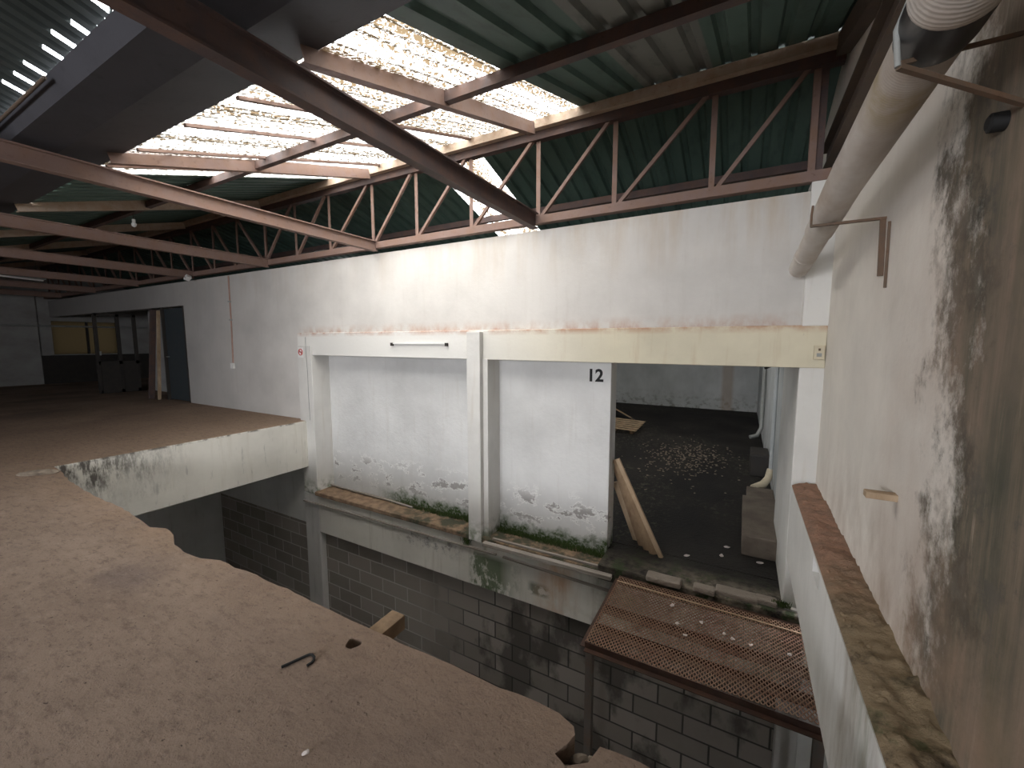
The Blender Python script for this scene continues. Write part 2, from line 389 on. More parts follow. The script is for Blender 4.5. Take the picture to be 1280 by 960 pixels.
def rusty(name, base, rust, amt=.5, rough=.65, sc=7):
    t = NT(name, rough, 0)
    c = t.mix(base, rust, t.mul(t.rng(t.noise(sc, detail=8, rough=.7), .42, .66), amt))
    c = t.mix(c, tuple(x * .5 for x in base), t.mul(t.rng(t.noise(sc * 4, detail=6), .6, .7), .5))
    t.bump(t.noise(70, detail=6), .2, .004)
    return t.out(c)
MAT_STEEL = rusty('red_oxide_steel', (.20, .135, .115), (.20, .11, .06), .5)
MAT_STEELD = rusty('dark_oxide_steel', (.085, .062, .060), (.17, .09, .06), .5)
MAT_CHAN = rusty('brown_channel', (.075, .055, .042), (.12, .075, .045), .5)
MAT_CREAMST = rusty('cream_purlin', (.42, .34, .27), (.30, .17, .09), .5)
MAT_RUST = rusty('rusty_mesh', (.19, .12, .08), (.13, .052, .03), .8, .85, 2.2)
MAT_RUSTD = rusty('dark_rust', (.045, .025, .018), (.09, .04, .022), .6)
MAT_BRACK = rusty('bracket_steel', (.12, .085, .06), (.18, .09, .05), .6)
MAT_GALV = rusty('galvanised', (.30, .31, .30), (.2, .18, .15), .4, .45)
MAT_GUTTER = rusty('grey_gutter', (.045, .045, .052), (.03, .03, .035), .6, .6, 3)
MAT_DOORD = rusty('blue_grey_door', (.035, .045, .052), (.05, .05, .05), .5)
MAT_FRAME = rusty('dark_frame', (.035, .032, .03), (.06, .05, .04), .5)
def plain(name, c, rough=.7, var=.2):
    t = NT(name, rough); k = t.mix(c, tuple(x * (1 - var) for x in c), t.rng(t.noise(9, detail=7), .35, .65)); return t.out(k)
MAT_PIPE = None
t = NT('corrugated_white_pipe', .6)
X, Y, Z = t.sep()
c = t.mix((.60, .56, .52), (.44, .37, .31), t.rng(t.noise(5, (1, .6, 1), 7), .4, .7))
c = t.mix(c, (.36, .27, .13), t.mul(t.band(Y, 1.62, 1.68, 1.75, 1.95), t.rng(t.noise(9), .35, .6), .7))
wv = t.n.new('ShaderNodeTexWave'); wv.bands_direction = 'Y'; wv.inputs['Scale'].default_value = 26; wv.inputs['Distortion'].default_value = 1.5
t.l.new(t.pos, wv.inputs['Vector']); t.bump(wv.outputs['Fac'], .16, .004)
MAT_PIPE = t.out(c)
MAT_RUBBER = plain('black_rubber', (.035, .033, .033), .35)
MAT_BLACK = plain('black_paint', (.015, .015, .015), .7)
MAT_WHITE = plain('white_plastic', (.72, .72, .70), .5, .1)
MAT_RED = plain('red_print', (.5, .04, .03), .5, .1)
MAT_CREAM = plain('cream_plastic', (.62, .55, .40), .5, .15)
MAT_POST = rusty('worn_post', (.13, .115, .10), (.16, .09, .05), .6)
MAT_HOLE = plain('dark_hollow', (.012, .011, .01), .9)
MAT_PINKCON = plain('pink_conduit', (.42, .27, .22), .7)
MAT_PALEBIT = plain('pale_bit', (.62, .56, .54), .9)
t = NT('old_wood', .85)
c = t.mix((.30, .21, .13), (.17, .11, .065), t.rng(t.noise(7, (1, 1, .5), 8, .7), .35, .65)); t.bump(t.noise(40, (3, 3, .5)), .4, .005); MAT_WOOD = t.out(c)
t = NT('pale_wood', .85)
c = t.mix((.46, .35, .24), (.30, .21, .13), t.rng(t.noise(6, (1, 1, .5), 8, .7), .35, .65)); MAT_WOODP = t.out(c)
t = NT('grey_plank', .9)
c = t.mix((.36, .33, .30), (.20, .17, .14), t.rng(t.noise(5, (.4, 4, 4), 8, .7), .35, .65)); MAT_WOODG = t.out(c)
t = NT('moss_and_grass', .95)
c = t.mix((.07, .11, .03), (.025, .045, .012), t.rng(t.noise(30), .35, .65)); MAT_GRASS = t.out(c)
MAT_VENT = plain('dark_green_hollow', (.03, .045, .03), .9)
t = NT('pebble', .95)
c = t.mix((.16, .13, .10), (.28, .23, .18), t.rng(t.noise(18, detail=6), .35, .65)); MAT_STONE = t.out(c)

# ------------------------------------------------------------------ structure: floors
def ragged(pts, amp, step, rnd):
    out = []
    for i in range(len(pts) - 1):
        a, b = Vector(pts[i]), Vector(pts[i + 1]); L = (b - a).length; n = max(1, int(L / step)); d = (b - a) / n
        nn = Vector((-d.y, d.x)).normalized()
        for k in range(n): out.append(tuple(a + d * k + nn * (rnd.uniform(-amp, amp) if k else 0)))
    return out
rim = ragged([(-6.47, 1.39), (-6.16, 1.37), (-5.6, 1.30), (-4.9, 1.272), (-4.35, 1.285), (-4.06, 1.262), (-3.72, 1.235), (-3.60, 1.285), (-3.42, 1.262), (-3.25, 1.20), (-3.08, 1.182),
              (-2.9, 1.195), (-2.77, 1.244), (-2.6, 1.24), (-2.4, 1.262), (-1.83, 1.262), (-1.28, 1.262), (-.86, 1.275), (-.52, 1.285), (-.455, 1.262), (-.44, 1.235), (-.452, 1.19), (-.475, 1.14), (-.43, 1.12),
              (-.37, 1.165), (-.352, 1.235), (-.30, 1.243), (.44, 1.235)], .007, .07, random.Random(3))
outline = [(-25, -6.5), (-25, 5.6), (-6.62, 5.6), (-6.62, 4.41), (-6.47, 4.41), (-6.47, 1.40)] + rim + [(.44, 1.235), (.44, -6.5)]
hc = Vector((-1.464, 1.16)); hole = [(hc.x + .034 * math.cos(a) * (1 + .12 * math.sin(3 * a)), hc.y + .034 * math.sin(a)) for a in [2 * math.pi * k / 20 for k in range(20)]]
mb = MB().prism(outline, hole, 2, -.14, 0)
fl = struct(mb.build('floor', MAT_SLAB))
struct(MB().box(-11, 2.2, -6.5, 4.6, -4.15, -4.0).build('floor', MAT_PIT))
struct(MB().box(-9.4, .63, 4.88, 17, -1.32, -1.12).build('floor', MAT_WET))
struct(MB().box(-1.30, .63, 4.29, 4.88, -1.30, -1.12).build('trim_13', MAT_WET, bevel=.015))

# slab edge beam
struct(MB().box(-6.75, -6.45, 1.1, 4.40, -.80, -.003).build('trim_1', MAT_SLABEDGE, bevel=.01), 'long white painted edge beam of the slab above the pit', 'beam')

# ------------------------------------------------------------------ structure: walls
BY = 4.38
# upper wall with the opening for the far partition (x < -10.6)
poly = [(-20.5, 2.12), (-10.6, 2.12), (-10.6, 0), (-6.4, 0), (-6.4, 1.3), (.62, 1.3), (.62, 2.62), (-20.5, 2.62)]
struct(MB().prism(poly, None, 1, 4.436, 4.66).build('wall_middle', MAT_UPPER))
struct(MB().box(-6.62, .618, BY, 4.92, 1.12, 1.49).build('trim_2', MAT_BEAM, bevel=.008), 'cream lintel beam running over the white panels and the opening', 'beam')
# left pilaster, column beneath it
struct(MB().box(-6.61, -6.24, 4.355, 4.9, -1.265, 1.28).build('trim_3', MAT_PILLAR, bevel=.01))
struct(MB().box(-6.62, -6.24, 4.36, 4.9, -4.0, -1.27).build('trim_4', MAT_COLUMN, bevel=.012))
# middle pilaster in two steps
struct(MB().box(-3.06, -2.86, 4.30, 4.5, -1.27, 1.47).box(-3.10, -2.79, 4.37, 4.9, -1.25, 1.13).build('trim_5', MAT_PILLAR, bevel=.008), 'white stepped pilaster standing between the two recessed panels', 'pilaster')
struct(MB().box(-6.24, -3.09, 4.69, 4.88, -1.25, 1.13).build('wall_panel', MAT_PANEL), 'white recessed wall panel with grass along its foot', 'wall')
p2 = struct(MB().box(-2.80, -1.30, 4.66, 4.90, -1.25, 1.13).build('wall_panel', MAT_PANEL, bevel=.008), 'white wall panel painted with the number 12', 'wall')
# sill and fascia
struct(MB().box(-6.26, -1.02, 4.31, 4.9, -1.27, -1.2).build('trim_6', MAT_SILL, bevel=.012), 'dirt covered concrete sill under the white panels', 'sill')
struct(MB().box(-6.24, .62, 4.36, 4.6, -1.93, -1.24).build('wall_fascia', MAT_FASCIA, bevel=.01))
struct(MB().box(-9.7, .45, 4.47, 4.7, -4.0, -1.9).build('wall_lower', MAT_BLOCK))
struct(MB().box(-9.7, -6.6, 4.455, 4.7, -1.9, -.14).build('wall_lower', MAT_PITWALL))
struct(MB().box(-9.95, -9.7, -6.5, 4.7, -4.0, -.14).build('wall_left', MAT_PITWALL))
struct(MB().box(-9.7, -6.7, 4.1, 4.46, -.36, -.14).build('trim_7', MAT_FRAME))
struct(MB().box(.45, 1.6, 4.47, 4.7, -4.0, -1.12).build('wall_lower', MAT_PARAPET))
# right wall, following the roof
ys = [-6.5, -1.5 * PER + RIDGE_Y + HALF, RIDGE_Y - PER, RIDGE_Y - HALF, RIDGE_Y, RIDGE_Y + HALF, RIDGE_Y + PER, RIDGE_Y + PER + HALF]
ys = sorted(y for y in set(ys) if -6.5 <= y <= 17) + [17.]
poly = [(-6.5, -.61)] + [(y, roof_z(y) - .01) for y in ys] + [(17., -1.3), (4.62, -1.3), (4.62, -.61)]
struct(MB().prism(poly, None, 0, .618, .9).build('wall_right', MAT_RIGHT))
struct(MB().box(.95, 1.15, -6.5, 4.5, -4.0, -.61).build('wall_right', MAT_PARAPET))
# parapet with a small vent recess in its face
par = MB().prism([(-6.5, -.61), (4.36, -.61), (4.36, .06), (-6.5, .06)], [(2.76, .045), (3.0, .045), (3.0, -.055), (2.76, -.055)], 0, .44, .57)
MB().box(.56, .575, 2.70, 3.05, -.1, .055).build('vent_back', MAT_VENT, None)['kind'] = 'structure'  # dark green plate closing the back of the recess
par.box(.57, .95, -6.5, 4.36, -.61, .06)
struct(par.build('trim_8', MAT_PARAPET), 'white concrete parapet along the wall foot with a dirt covered top', 'parapet')
# right column: below the lintel, above it
struct(MB().box(.44, .63, 4.40, 5.9, -1.3, 1.125).build('trim_9', MAT_PILLAR, bevel=.01))
struct(MB().box(.45, .63, 4.36, 4.60, -4.0, -1.1).build('trim_10', MAT_COLUMN, bevel=.01))
struct(MB().box(.435, .63, 4.375, 4.62, 1.48, 2.70).build('trim_11', MAT_PILLAR, bevel=.01))
# room behind
struct(MB().box(.53, .63, 5.9, 17, -1.3, 1.6).build('wall_right', MAT_ROOM))
struct(MB().box(-9.6, .7, 16.6, 16.9, -1.3, 3.9).build('wall_back', MAT_ROOM))
struct(MB().box(-9.6, -9.4, 4.9, 17, -1.3, 2.7).build('wall_side', MAT_ROOM))
# the dim far end of the upper hall
struct(MB().box(-19.6, -19.3, -6.5, 4.15, 0, 4.0).build('wall_far', MAT_DIM))
far = MB().prism([(4.15, 0), (7.2, 0), (7.2, 4.0), (4.15, 4.0)], [(4.45, .93), (6.05, .93), (6.05, 2.0), (4.45, 2.0)], 0, -19.6, -19.35)
struct(far.build('wall_far', MAT_DIM))
struct(MB().box(-19.34, -19.26, 4.15, 7.2, 0, .90).build('baseboard_far', MAT_FRAME))
win = struct(MB().box(-19.5, -19.44, 4.42, 6.08, .9, 2.03).build('window_1', MAT_PANE))
f = MB(); f.box(-19.43, -19.36, 5.25, 5.31, .93, 2.0); f.build('window_frame', MAT_FRAME, win)
struct(MB().box(-19.5, -9.6, 7.0, 7.2, 0, 3.4).build('wall_side', MAT_DIM))
struct(MB().box(-14.2, -12.1, 5.10, 5.2, 0, 2.6).build('wall_partition', MAT_DIM))
struct(MB().box(-10.6, -9.7, 4.66, 7.1, 0, 2.62).build('wall_partition', MAT_DIM))
struct(MB().box(-20, -9.4, 5.6, 7.2, -.14, -.0).build('floor', MAT_SLAB))
fw = MB().box(-25, .7, -6.7, -6.5, -4.0, .9).box(-25, .7, -6.7, -6.5, 2.5, 3.9)
for a, b in [(-25, -5.0), (-2.7, -2.3), (-.2, .7)]: fw.box(a, b, -6.7, -6.5, .9, 2.5)  # leaves gaps for the added fill windows
struct(fw.build('wall_front', MAT_DIM))
for n_, (a, b) in enumerate(FILL_WIN):  # frames of the added fill windows, out of view
    f = MB()
    for x in (a + .03, (a + b) / 2, b - .03): f.box(x - .03, x + .03, -6.63, -6.57, .9, 2.5)
    for z in (.93, 2.47): f.box(a, b, -6.63, -6.57, z - .03, z + .03)
    struct(f.build('window_%d' % (n_ + 2), MAT_FRAME))

# ------------------------------------------------------------------ structure: roof
def roof_sheet(name, x0, x1, ya, yb, mat, pitch=.2, h=.035, lift=0., holes=()):
    prof = []; x = x0; k = pitch
    while x < x1 - 1e-6:
        for dx, dz in ((0, 0), (.58, 0), (.68, h), (.90, h)):
            if x + dx * k < x1: prof.append((x + dx * k, dz))
        x += k
    prof.append((x1, 0))
    rows = [ya + (yb - ya) * i / 16 for i in range(17)] if holes else [ya, yb]
    v = [(px, y, roof_z(min(max(y, ya + 1e-6), yb - 1e-6)) + pz + lift) for y in rows for px, pz in prof]
    n = len(prof); f = []
    for j in range(len(rows) - 1):
        for i in range(n - 1):
            cx, cy = (prof[i][0] + prof[i + 1][0]) / 2, (rows[j] + rows[j + 1]) / 2
            if any(abs(cx - a) < .018 and abs(cy - b) < a * a * .0028 + .012 for a, b in holes): continue
            f.append((j * n + i, j * n + i + 1, (j + 1) * n + i + 1, (j + 1) * n + i))
    return MB().add(v, f).build(name, mat)
X0, X1 = -20.4, .75
R0, V0 = RIDGE_Y, RIDGE_Y - HALF
struct(roof_sheet('ceiling', -1.60, X1, V0, R0, MAT_SHEET))
struct(roof_sheet('ceiling', X0, -5.5, V0, R0, MAT_SHEET))
struct(roof_sheet('ceiling', -3.05, X1, R0, R0 + HALF, MAT_SHEET))
struct(roof_sheet('ceiling', X0, -3.85, R0, R0 + HALF, MAT_SHEET))
def skylight(x0, x1, ya, yb, label, battens=()):
    e = empty('skylight', (x0, ya, roof_z(ya + .01)), label, 'skylight')
    o = roof_sheet('translucent_sheet', x0, x1, ya, yb, MAT_SKYLIGHT, .092, .022)
    for v in o.data.vertices: v.co -= e.location
    o.parent = e
    for bx in battens:
        MB().bar((bx, ya + .02, roof_z(ya + .02) - .014), (bx, yb - .05, roof_z(yb - .05) - .014), .035, .022).build('batten', MAT_STEEL, e)
    return e
skylight(-5.5, -1.60, V0 + .001, R0 - .001, 'large dirty translucent skylight over the pit, glowing white and yellow', (-2.95, -3.65, -4.45, -5.1))
skylight(-3.85, -3.05, R0 + .001, R0 + HALF - .001, 'narrow translucent skylight strip seen through the roof truss')
# neighbouring bays
Y0, LIFT = .985, -.15                      # the gutter takes the valley
ho_ = [(-2.65, .95), (-2.85, .94), (-3.15, .95), (-3.35, .94), (-3.55, .95), (-3.85, .94), (-4.05, .95), (-4.25, .94)]
ho = [(round((a + 20.4 - .079) / .1) * .1 - 20.4 + .079, b) for a, b in ho_]
PB = V0 - HALF
def holed(x0, x1, ya, yb, holes):
    o = roof_sheet('ceiling', x0, x1, ya, yb, MAT_SHEETD, .1, .02, LIFT)
    return o
struct(holed(X0, X1, PB, .80, ()))
struct(roof_sheet('ceiling', X0, X1, .80, Y0, MAT_SHEETD, .1, .02, LIFT, ho))
struct(roof_sheet('ceiling', X0, -3.4, V0 - 2 * HALF, PB, MAT_SHEETD, lift=LIFT)); struct(roof_sheet('ceiling', -2.4, X1, V0 - 2 * HALF, PB, MAT_SHEETD, lift=LIFT))
struct(roof_sheet('ceiling', -3.4, -2.4, V0 - 2 * HALF, -3.5, MAT_SHEETD, lift=LIFT)); struct(roof_sheet('ceiling', -3.4, -2.4, -2.6, PB, MAT_SHEETD, lift=LIFT))
struct(roof_sheet('ceiling', -3.4, -2.4, -3.5, -2.6, MAT_SKYLIGHT, .092, .022, LIFT))  # unseen roof light added behind the camera to light the scene
struct(MB().box(X0, X1, -6.7, V0 - 2 * HALF, 2.75, 2.8).build('ceiling', MAT_SHEETD))
B3 = R0 + HALF
struct(roof_sheet('ceiling', X0, -4.2, B3, B3 + HALF, MAT_SHEETD)); struct(roof_sheet('ceiling', -.7, X1, B3, B3 + HALF, MAT_SHEETD))
struct(roof_sheet('ceiling', -4.2, -.7, B3, 8.6, MAT_SHEETD)); struct(roof_sheet('ceiling', -4.2, -.7, 9.9, B3 + HALF, MAT_SHEETD))
struct(roof_sheet('ceiling', -4.2, -.7, 8.6, 9.9, MAT_SKYLIGHT, .092, .022))  # unseen roof light added to brighten the room behind the wall
struct(roof_sheet('ceiling', X0, X1, B3 + HALF, B3 + 2 * HALF, MAT_SHEETD))
struct(MB().box(X0, X1, B3 + 2 * HALF, 17.1, 2.9, 2.95).build('ceiling', MAT_SHEETD))
struct(MB().prism([(4.30, 3.80), (4.436, 3.845), (4.572, 3.80), (4.572, 3.815), (4.436, 3.86), (4.30, 3.815)], None, 0, -1.65, X1).build('ceiling', MAT_SHEETD))

# valley gutter: folded grey steel trough
gz = 2.82
prof = [(.94, 2.915), (1.00, gz), (1.24, gz), (1.60, 2.925), (1.61, 2.955), (1.235, gz + .03), (1.01, gz + .03), (.955, 2.925)]
mb = MB(); mb.prism(prof, None, 0, X0, .615)
g = mb.build('roof_gutter', MAT_GUTTER); tag(g, 'wide dark grey folded steel valley gutter crossing under the roof', 'gutter')
g = MB().tube([(-20.2, .92, 2.875), (-3.62, .92, 2.875)], .010, 10).build('eaves_rail', MAT_CHAN)
tag(g, 'thin brown rail along the edge of the dark corrugated sheets beside the gutter', 'rail')

# ------------------------------------------------------------------ roof steel
TY = 4.33
XS = [.42, -.34, -1.25, -2.12, -3.04, -3.93, -4.76, -5.70, -6.55, -7.42, -8.30, -9.15, -10.0, -10.9, -11.8, -12.7, -13.6, -14.5, -15.4, -16.3, -17.2, -18.1, -19.0]
tr = empty('roof_truss', (.42, 4.40, 2.66), 'long rust brown lattice truss standing on top of the white wall', 'truss')
MB().cbeam((.60, 4.40, 2.72), (-19.9, 4.40, 2.72), .09, .085, .01).build('bottom_chord', MAT_STEEL, tr)
MB().cbeam((.60, 4.40, 3.63), (-19.9, 4.40, 3.63), .09, .11, .01).build('top_chord', MAT_STEELD, tr)
for i, x in enumerate(XS):
    big = i in (0, 1, 3, 6, 9)
    MB().lbeam((x - .02, 4.40, 2.72), (x - .02, 4.40, 3.66), .055 if big else .04, .05, .006, (1, 0, 0)).build('vertical_strut', MAT_STEEL, tr)
    if i + 1 < len(XS):
        a, b = XS[i + 1], x
        p, q = ((a + .05, 4.39, 2.75), (b - .05, 4.39, 3.60)) if a > -7.5 else ((a + .05, 4.39, 3.60), (b - .05, 4.39, 2.75))
        MB().bar(p, q, .035, .035).build('diagonal_strut', MAT_STEEL, tr)
MB().bar((.47, 4.47, 2.7), (.47, 4.47, 3.66), .07, .07, (1, 0, 0)).build('end_post', MAT_STEELD, tr)

PUR = [(4.30, 'cream ridge purlin lying over the top chord of the truss', MAT_CREAMST, .07, .09),
       (2.72, 'brown purlin crossing the middle of the large skylight', MAT_STEELD, .06, .08),
       (5.85, 'dark purlin under the far roof slope behind the truss', MAT_STEELD, .06, .09)]
for y, lab, m, ww, hh in PUR:
    z = roof_z(y) - hh / 2 - .015
    tag(MB().cbeam((.60, y, z), (-20, y, z), ww, hh, .008).build('purlin', m), lab, 'purlin')

TIES = [-2.13, -4.67, -7.30, -9.90, -12.5, -15.1, -17.7]
wh = ['heavy brown tie beam nearest the large pipe, crossing in front of the skylight', 'second brown tie beam out from the pipe wall, ending on the truss above the first white panel',
      'third tie beam from the pipe wall, ending on the truss just past the panels', 'fourth tie beam from the pipe wall, above the conduit, with a white lamp at its end',
      'fifth tie beam in the dim part of the roof', 'sixth tie beam in the dim part of the roof', 'last tie beam before the far dark wall']
wr = ['brown rafter rising across the skylight to the truss above the centre pilaster', 'brown rafter at the far edge of the skylight, almost level to the eye',
      'pale brown rafter just beyond the skylight', 'fourth rafter from the pipe wall in the dim roof', 'fifth rafter in the dim roof', 'sixth rafter in the dim roof', 'last rafter before the far dark wall']
for i, x in enumerate(TIES):
    hgt = .17 if i == 0 else .14
    z = 2.70 - .0
    o = MB().ibeam((x, 4.355, z), (x, -2.6, z - .0), .085, hgt, .012).build('tie_beam', MAT_STEELD if i == 0 else MAT_STEEL)
    # where a tie passes the gutter it hangs just under it
    for v in o.data.vertices:
        if v.co.y < 1: v.co.z += 0
    o.data.transform(Matrix.Translation((0, 0, -.165 if False else 0)))
    tag(o, wh[i], 'beam', 'tie beams of the roof')
    y0, y1 = 1.50, 4.26
    o = MB().cbeam((x, y1, 3.655), (x, y0, 2.875), .07, .12, .009).build('rafter', MAT_STEEL if i < 2 else MAT_CREAMST)
    tag(o, wr[i], 'rafter', 'rafters of the roof')
# gable rafter and channel on the right wall
tag(MB().bar((.57, 4.30, roof_z(4.30) - .10), (.57, 1.66, roof_z(1.66) - .09), .09, .14).build('rafter', MAT_CHAN), 'dark rafter lying along the top of the cream pipe wall', 'rafter')
tag(MB().cbeam((.585, 5.10, 3.03), (.585, -5, 3.03), .065, .24, .012).build('steel_channel', MAT_CHAN), 'dark brown steel channel fixed high along the wall behind the pipe', 'channel')

# ------------------------------------------------------------------ big pipe and brackets
pp = empty('drain_pipe', (.385, 4.15, 1.95), 'thick white corrugated pipe slung high along the cream wall', 'pipe')
MB().tube([(.385, 3.30, 2.045), (.385, 2.6, 2.10), (.385, 1.46, 2.135)], .078, 36).build('pipe_section', MAT_PIPE, pp)
MB().tube([(.370, 4.20, 1.945), (.3715, 4.10, 1.955), (.383, 3.42, 2.03), (.385, 3.29, 2.046)], [.070, .071, .071, .071], 36).build('end_spigot', MAT_PIPE, pp)
MB().tube([(.375, 3.84, 1.985), (.376, 3.80, 1.99)], .0745, 36).build('joint_ring', MAT_PIPE, pp)
MB().tube([(.385, 1.52, 2.133), (.385, 1.49, 2.134), (.385, 1.40, 2.140), (.385, 1.37, 2.145)], [.081, .085, .086, .089], 36).build('rubber_sleeve', MAT_RUBBER, pp)
MB().tube([(.385, 1.38, 2.145), (.385, 1.36, 2.146), (.385, 1.31, 2.15), (.385, -3, 2.2)], [.090, .094, .088, .088], 36).build('pipe_section', MAT_PIPE, pp)
bk = empty('pipe_bracket', (.61, 2.90, 1.98), 'thin brown bracket carrying the pipe, its leg hanging down the wall', 'bracket')
MB().bar((.296, 2.90, 1.99), (.618, 2.90, 1.99), .025, .012).build('bracket_arm', MAT_BRACK, bk)
MB().bar((.608, 2.90, 1.99), (.608, 2.86, 1.69), .012, .03, (1, 0, 0)).build('wall_leg', MAT_BRACK, bk)
MB().bar((.611, 2.80, 1.95), (.611, 2.78, 1.62), .006, .012, (1, 0, 0)).build('wall_rod', MAT_BRACK, bk)
MB().tube([(.298, 2.90, 1.985), (.296, 2.90, 2.05), (.300, 2.90, 2.10)], .006, 8).build('retaining_hook', MAT_BRACK, bk)
bk = empty('pipe_bracket', (.61, 1.68, 2.05), 'dark V shaped steel bracket under the pipe sleeve', 'bracket')
MB().bar((.308, 1.455, 2.047), (.618, 1.722, 2.176), .012, .010).build('bracket_arm', MAT_BRACK, bk)
MB().bar((.308, 1.455, 2.040), (.618, 1.67, 1.972), .014, .012).build('bracket_arm', MAT_BRACK, bk)
MB().tube([(.306, 1.455, 2.04), (.298, 1.46, 2.13), (.32, 1.46, 2.20)], .007, 8).build('retaining_strap', MAT_GALV, bk)
o = MB().tube([(.618, 1.765, 1.972), (.585, 1.765, 1.972)], .026, 20); o.tube([(.586, 1.765, 1.972), (.580, 1.765, 1.972)], [.026, .018], 20)
tag(o.build('pipe_stub', MAT_BLACK), 'short black pipe end sticking out of the cream wall', 'pipe')
o = MB().box(.51, .70, 2.32, 2.37, .655, .685)
tag(o.build('wooden_stub', MAT_WOODP, bevel=.004), 'small flat piece of wood sticking out of the cream wall', 'wood')

# ------------------------------------------------------------------ wall fittings
def text(body, size, loc, mat, name, parent=None, depth=.002, bold=.0):
    cu = bpy.data.curves.new('t', 'FONT'); cu.body = body; cu.size = size; cu.extrude = depth; cu.align_x = 'CENTER'; cu.align_y = 'CENTER'; cu.offset = bold
    o = bpy.data.objects.new('t', cu); C.objects.link(o)
    me = bpy.data.meshes.new_from_object(o.evaluated_get(bpy.context.evaluated_depsgraph_get())); bpy.data.objects.remove(o); me.name = name
    me.transform(Matrix.Translation(loc) @ Matrix.Rotation(math.pi / 2, 4, 'X')); me.materials.clear(); me.materials.append(mat)
    ob = bpy.data.objects.new(name, me); C.objects.link(ob)
    if parent: ob.parent = parent
    return ob
text('12', .20, (-1.49, 4.659, .948), MAT_BLACK, 'painted_number', p2, .002, .006)['label'] = 'black painted number 12'
# bare lamp rail on the lintel
e = empty('lamp_rail', (-3.9, BY, 1.31), 'bare fluorescent lamp rail fixed on the beam above the first white panel', 'lamp')
MB().box(-4.41, -3.41, BY - .025, BY, 1.312, 1.328).build('rail', MAT_WHITE, e)
for x in (-4.40, -3.42): MB().box(x - .012, x + .012, BY - .05, BY, 1.285, 1.33).build('lamp_holder', MAT_FRAME, e)
# no smoking sign on the pilaster
e = empty('no_smoking_sign', (-6.50, 4.35, 1.18), 'small white no smoking sign on the pilaster at the slab corner', 'sign')
MB().box(-6.575, -6.435, 4.352, 4.36, 1.08, 1.25).build('sign_plate', MAT_WHITE, e)
ring = [(math.cos(a) * .05 - 6.505, 4.349, math.sin(a) * .05 + 1.17) for a in [2 * math.pi * k / 24 for k in range(25)]]
mb = MB().tube(ring, .007, 6, cap=False); mb.bar((-6.54, 4.349, 1.205), (-6.47, 4.349, 1.135), .006, .012); mb.build('prohibition_ring', MAT_RED, e)
MB().box(-6.54, -6.47, 4.348, 4.352, 1.165, 1.178).build('cigarette', MAT_BLACK, e)
# cable down the pilaster
tag(MB().tube([(-6.36, 4.35, 1.42), (-6.36, 4.35, 1.2), (-6.345, 4.35, .8), (-6.35, 4.35, .4), (-6.34, 4.35, .02)], .004, 6).build('cable', MAT_GALV), 'thin cable stapled down the pilaster below the no smoking sign', 'cable')
# conduit and socket
e = empty('electric_conduit', (-8.75, 4.43, .86), 'pinkish conduit running down the wall to a small socket', 'conduit')
MB().tube([(-8.72, 4.425, 2.60), (-8.73, 4.425, 1.7), (-8.76, 4.425, .93)], .014, 8).build('conduit_tube', MAT_PINKCON, e)
MB().box(-8.80, -8.72, 4.39, 4.436, .82, .92).build('socket', MAT_WHITE, e)
for z in (1.75, 2.1): MB().box(-8.76, -8.70, 4.40, 4.436, z, z + .03).build('clip', MAT_GALV, e)
# box on lintel end
e = empty('junction_box', (.575, BY, 1.26), 'small cream junction box at the end of the lintel beam', 'box')
MB().box(.53, .605, BY - .035, BY, 1.195, 1.315).build('box_cover', MAT_CREAM, e, bevel=.004)
MB().box(.55, .585, BY - .040, BY - .034, 1.22, 1.25).build('label_plate', MAT_GALV, e)
MB().box(.56, .575, BY - .041, BY - .034, 1.27, 1.29).build('button', MAT_BRACK, e)
# hanging lamps
def hang(x, y, zt, zb, label, s=1.):
    e = empty('hanging_lamp', (x, y, zb), label, 'lamp')
    MB().tube([(x, y, zt), (x, y, zb + .05)], .004, 6).build('wire', MAT_FRAME, e)
    MB().tube([(x, y, zb + .06), (x, y, zb + .02)], .02 * s, 10).build('lamp_holder', MAT_WHITE, e)
    MB().tube([(x, y, zb + .02), (x, y, zb - .0), (x, y, zb - .03), (x, y, zb - .045)], [.015 * s, .03 * s, .026 * s, .006], 12).build('bulb', MAT_WHITE, e)
hang(-7.5, 2.63, 3.12, 2.98, 'bare bulb hanging on a wire from the dim roof')
o = MB().bar((-9.93, 4.24, 2.60), (-9.84, 4.26, 2.66), .10, .07, (0, .3, 1)); tag(o.build('wall_lamp', MAT_WHITE, bevel=.01), 'small tilted white box lamp at the end of the fourth tie beam', 'lamp')
e = empty('fluorescent_lamp', (-12.7, 2.6, 2.6), 'pale fluorescent batten hanging in the dim hall', 'lamp')
MB().bar((-12.45, 1.9, 2.66), (-12.9, 2.95, 2.66), .07, .05).build('batten', MAT_GALV, e)
MB().tube([(-12.46, 1.93, 2.615), (-12.89, 2.92, 2.615)], .018, 10).build('tube', MAT_WHITE, e)
for p in ((-12.5, 2.02), (-12.85, 2.83)): MB().tube([(p[0], p[1], 2.68), (p[0], p[1], roof_z(p[1]))], .004, 6).build('wire', MAT_FRAME, e)

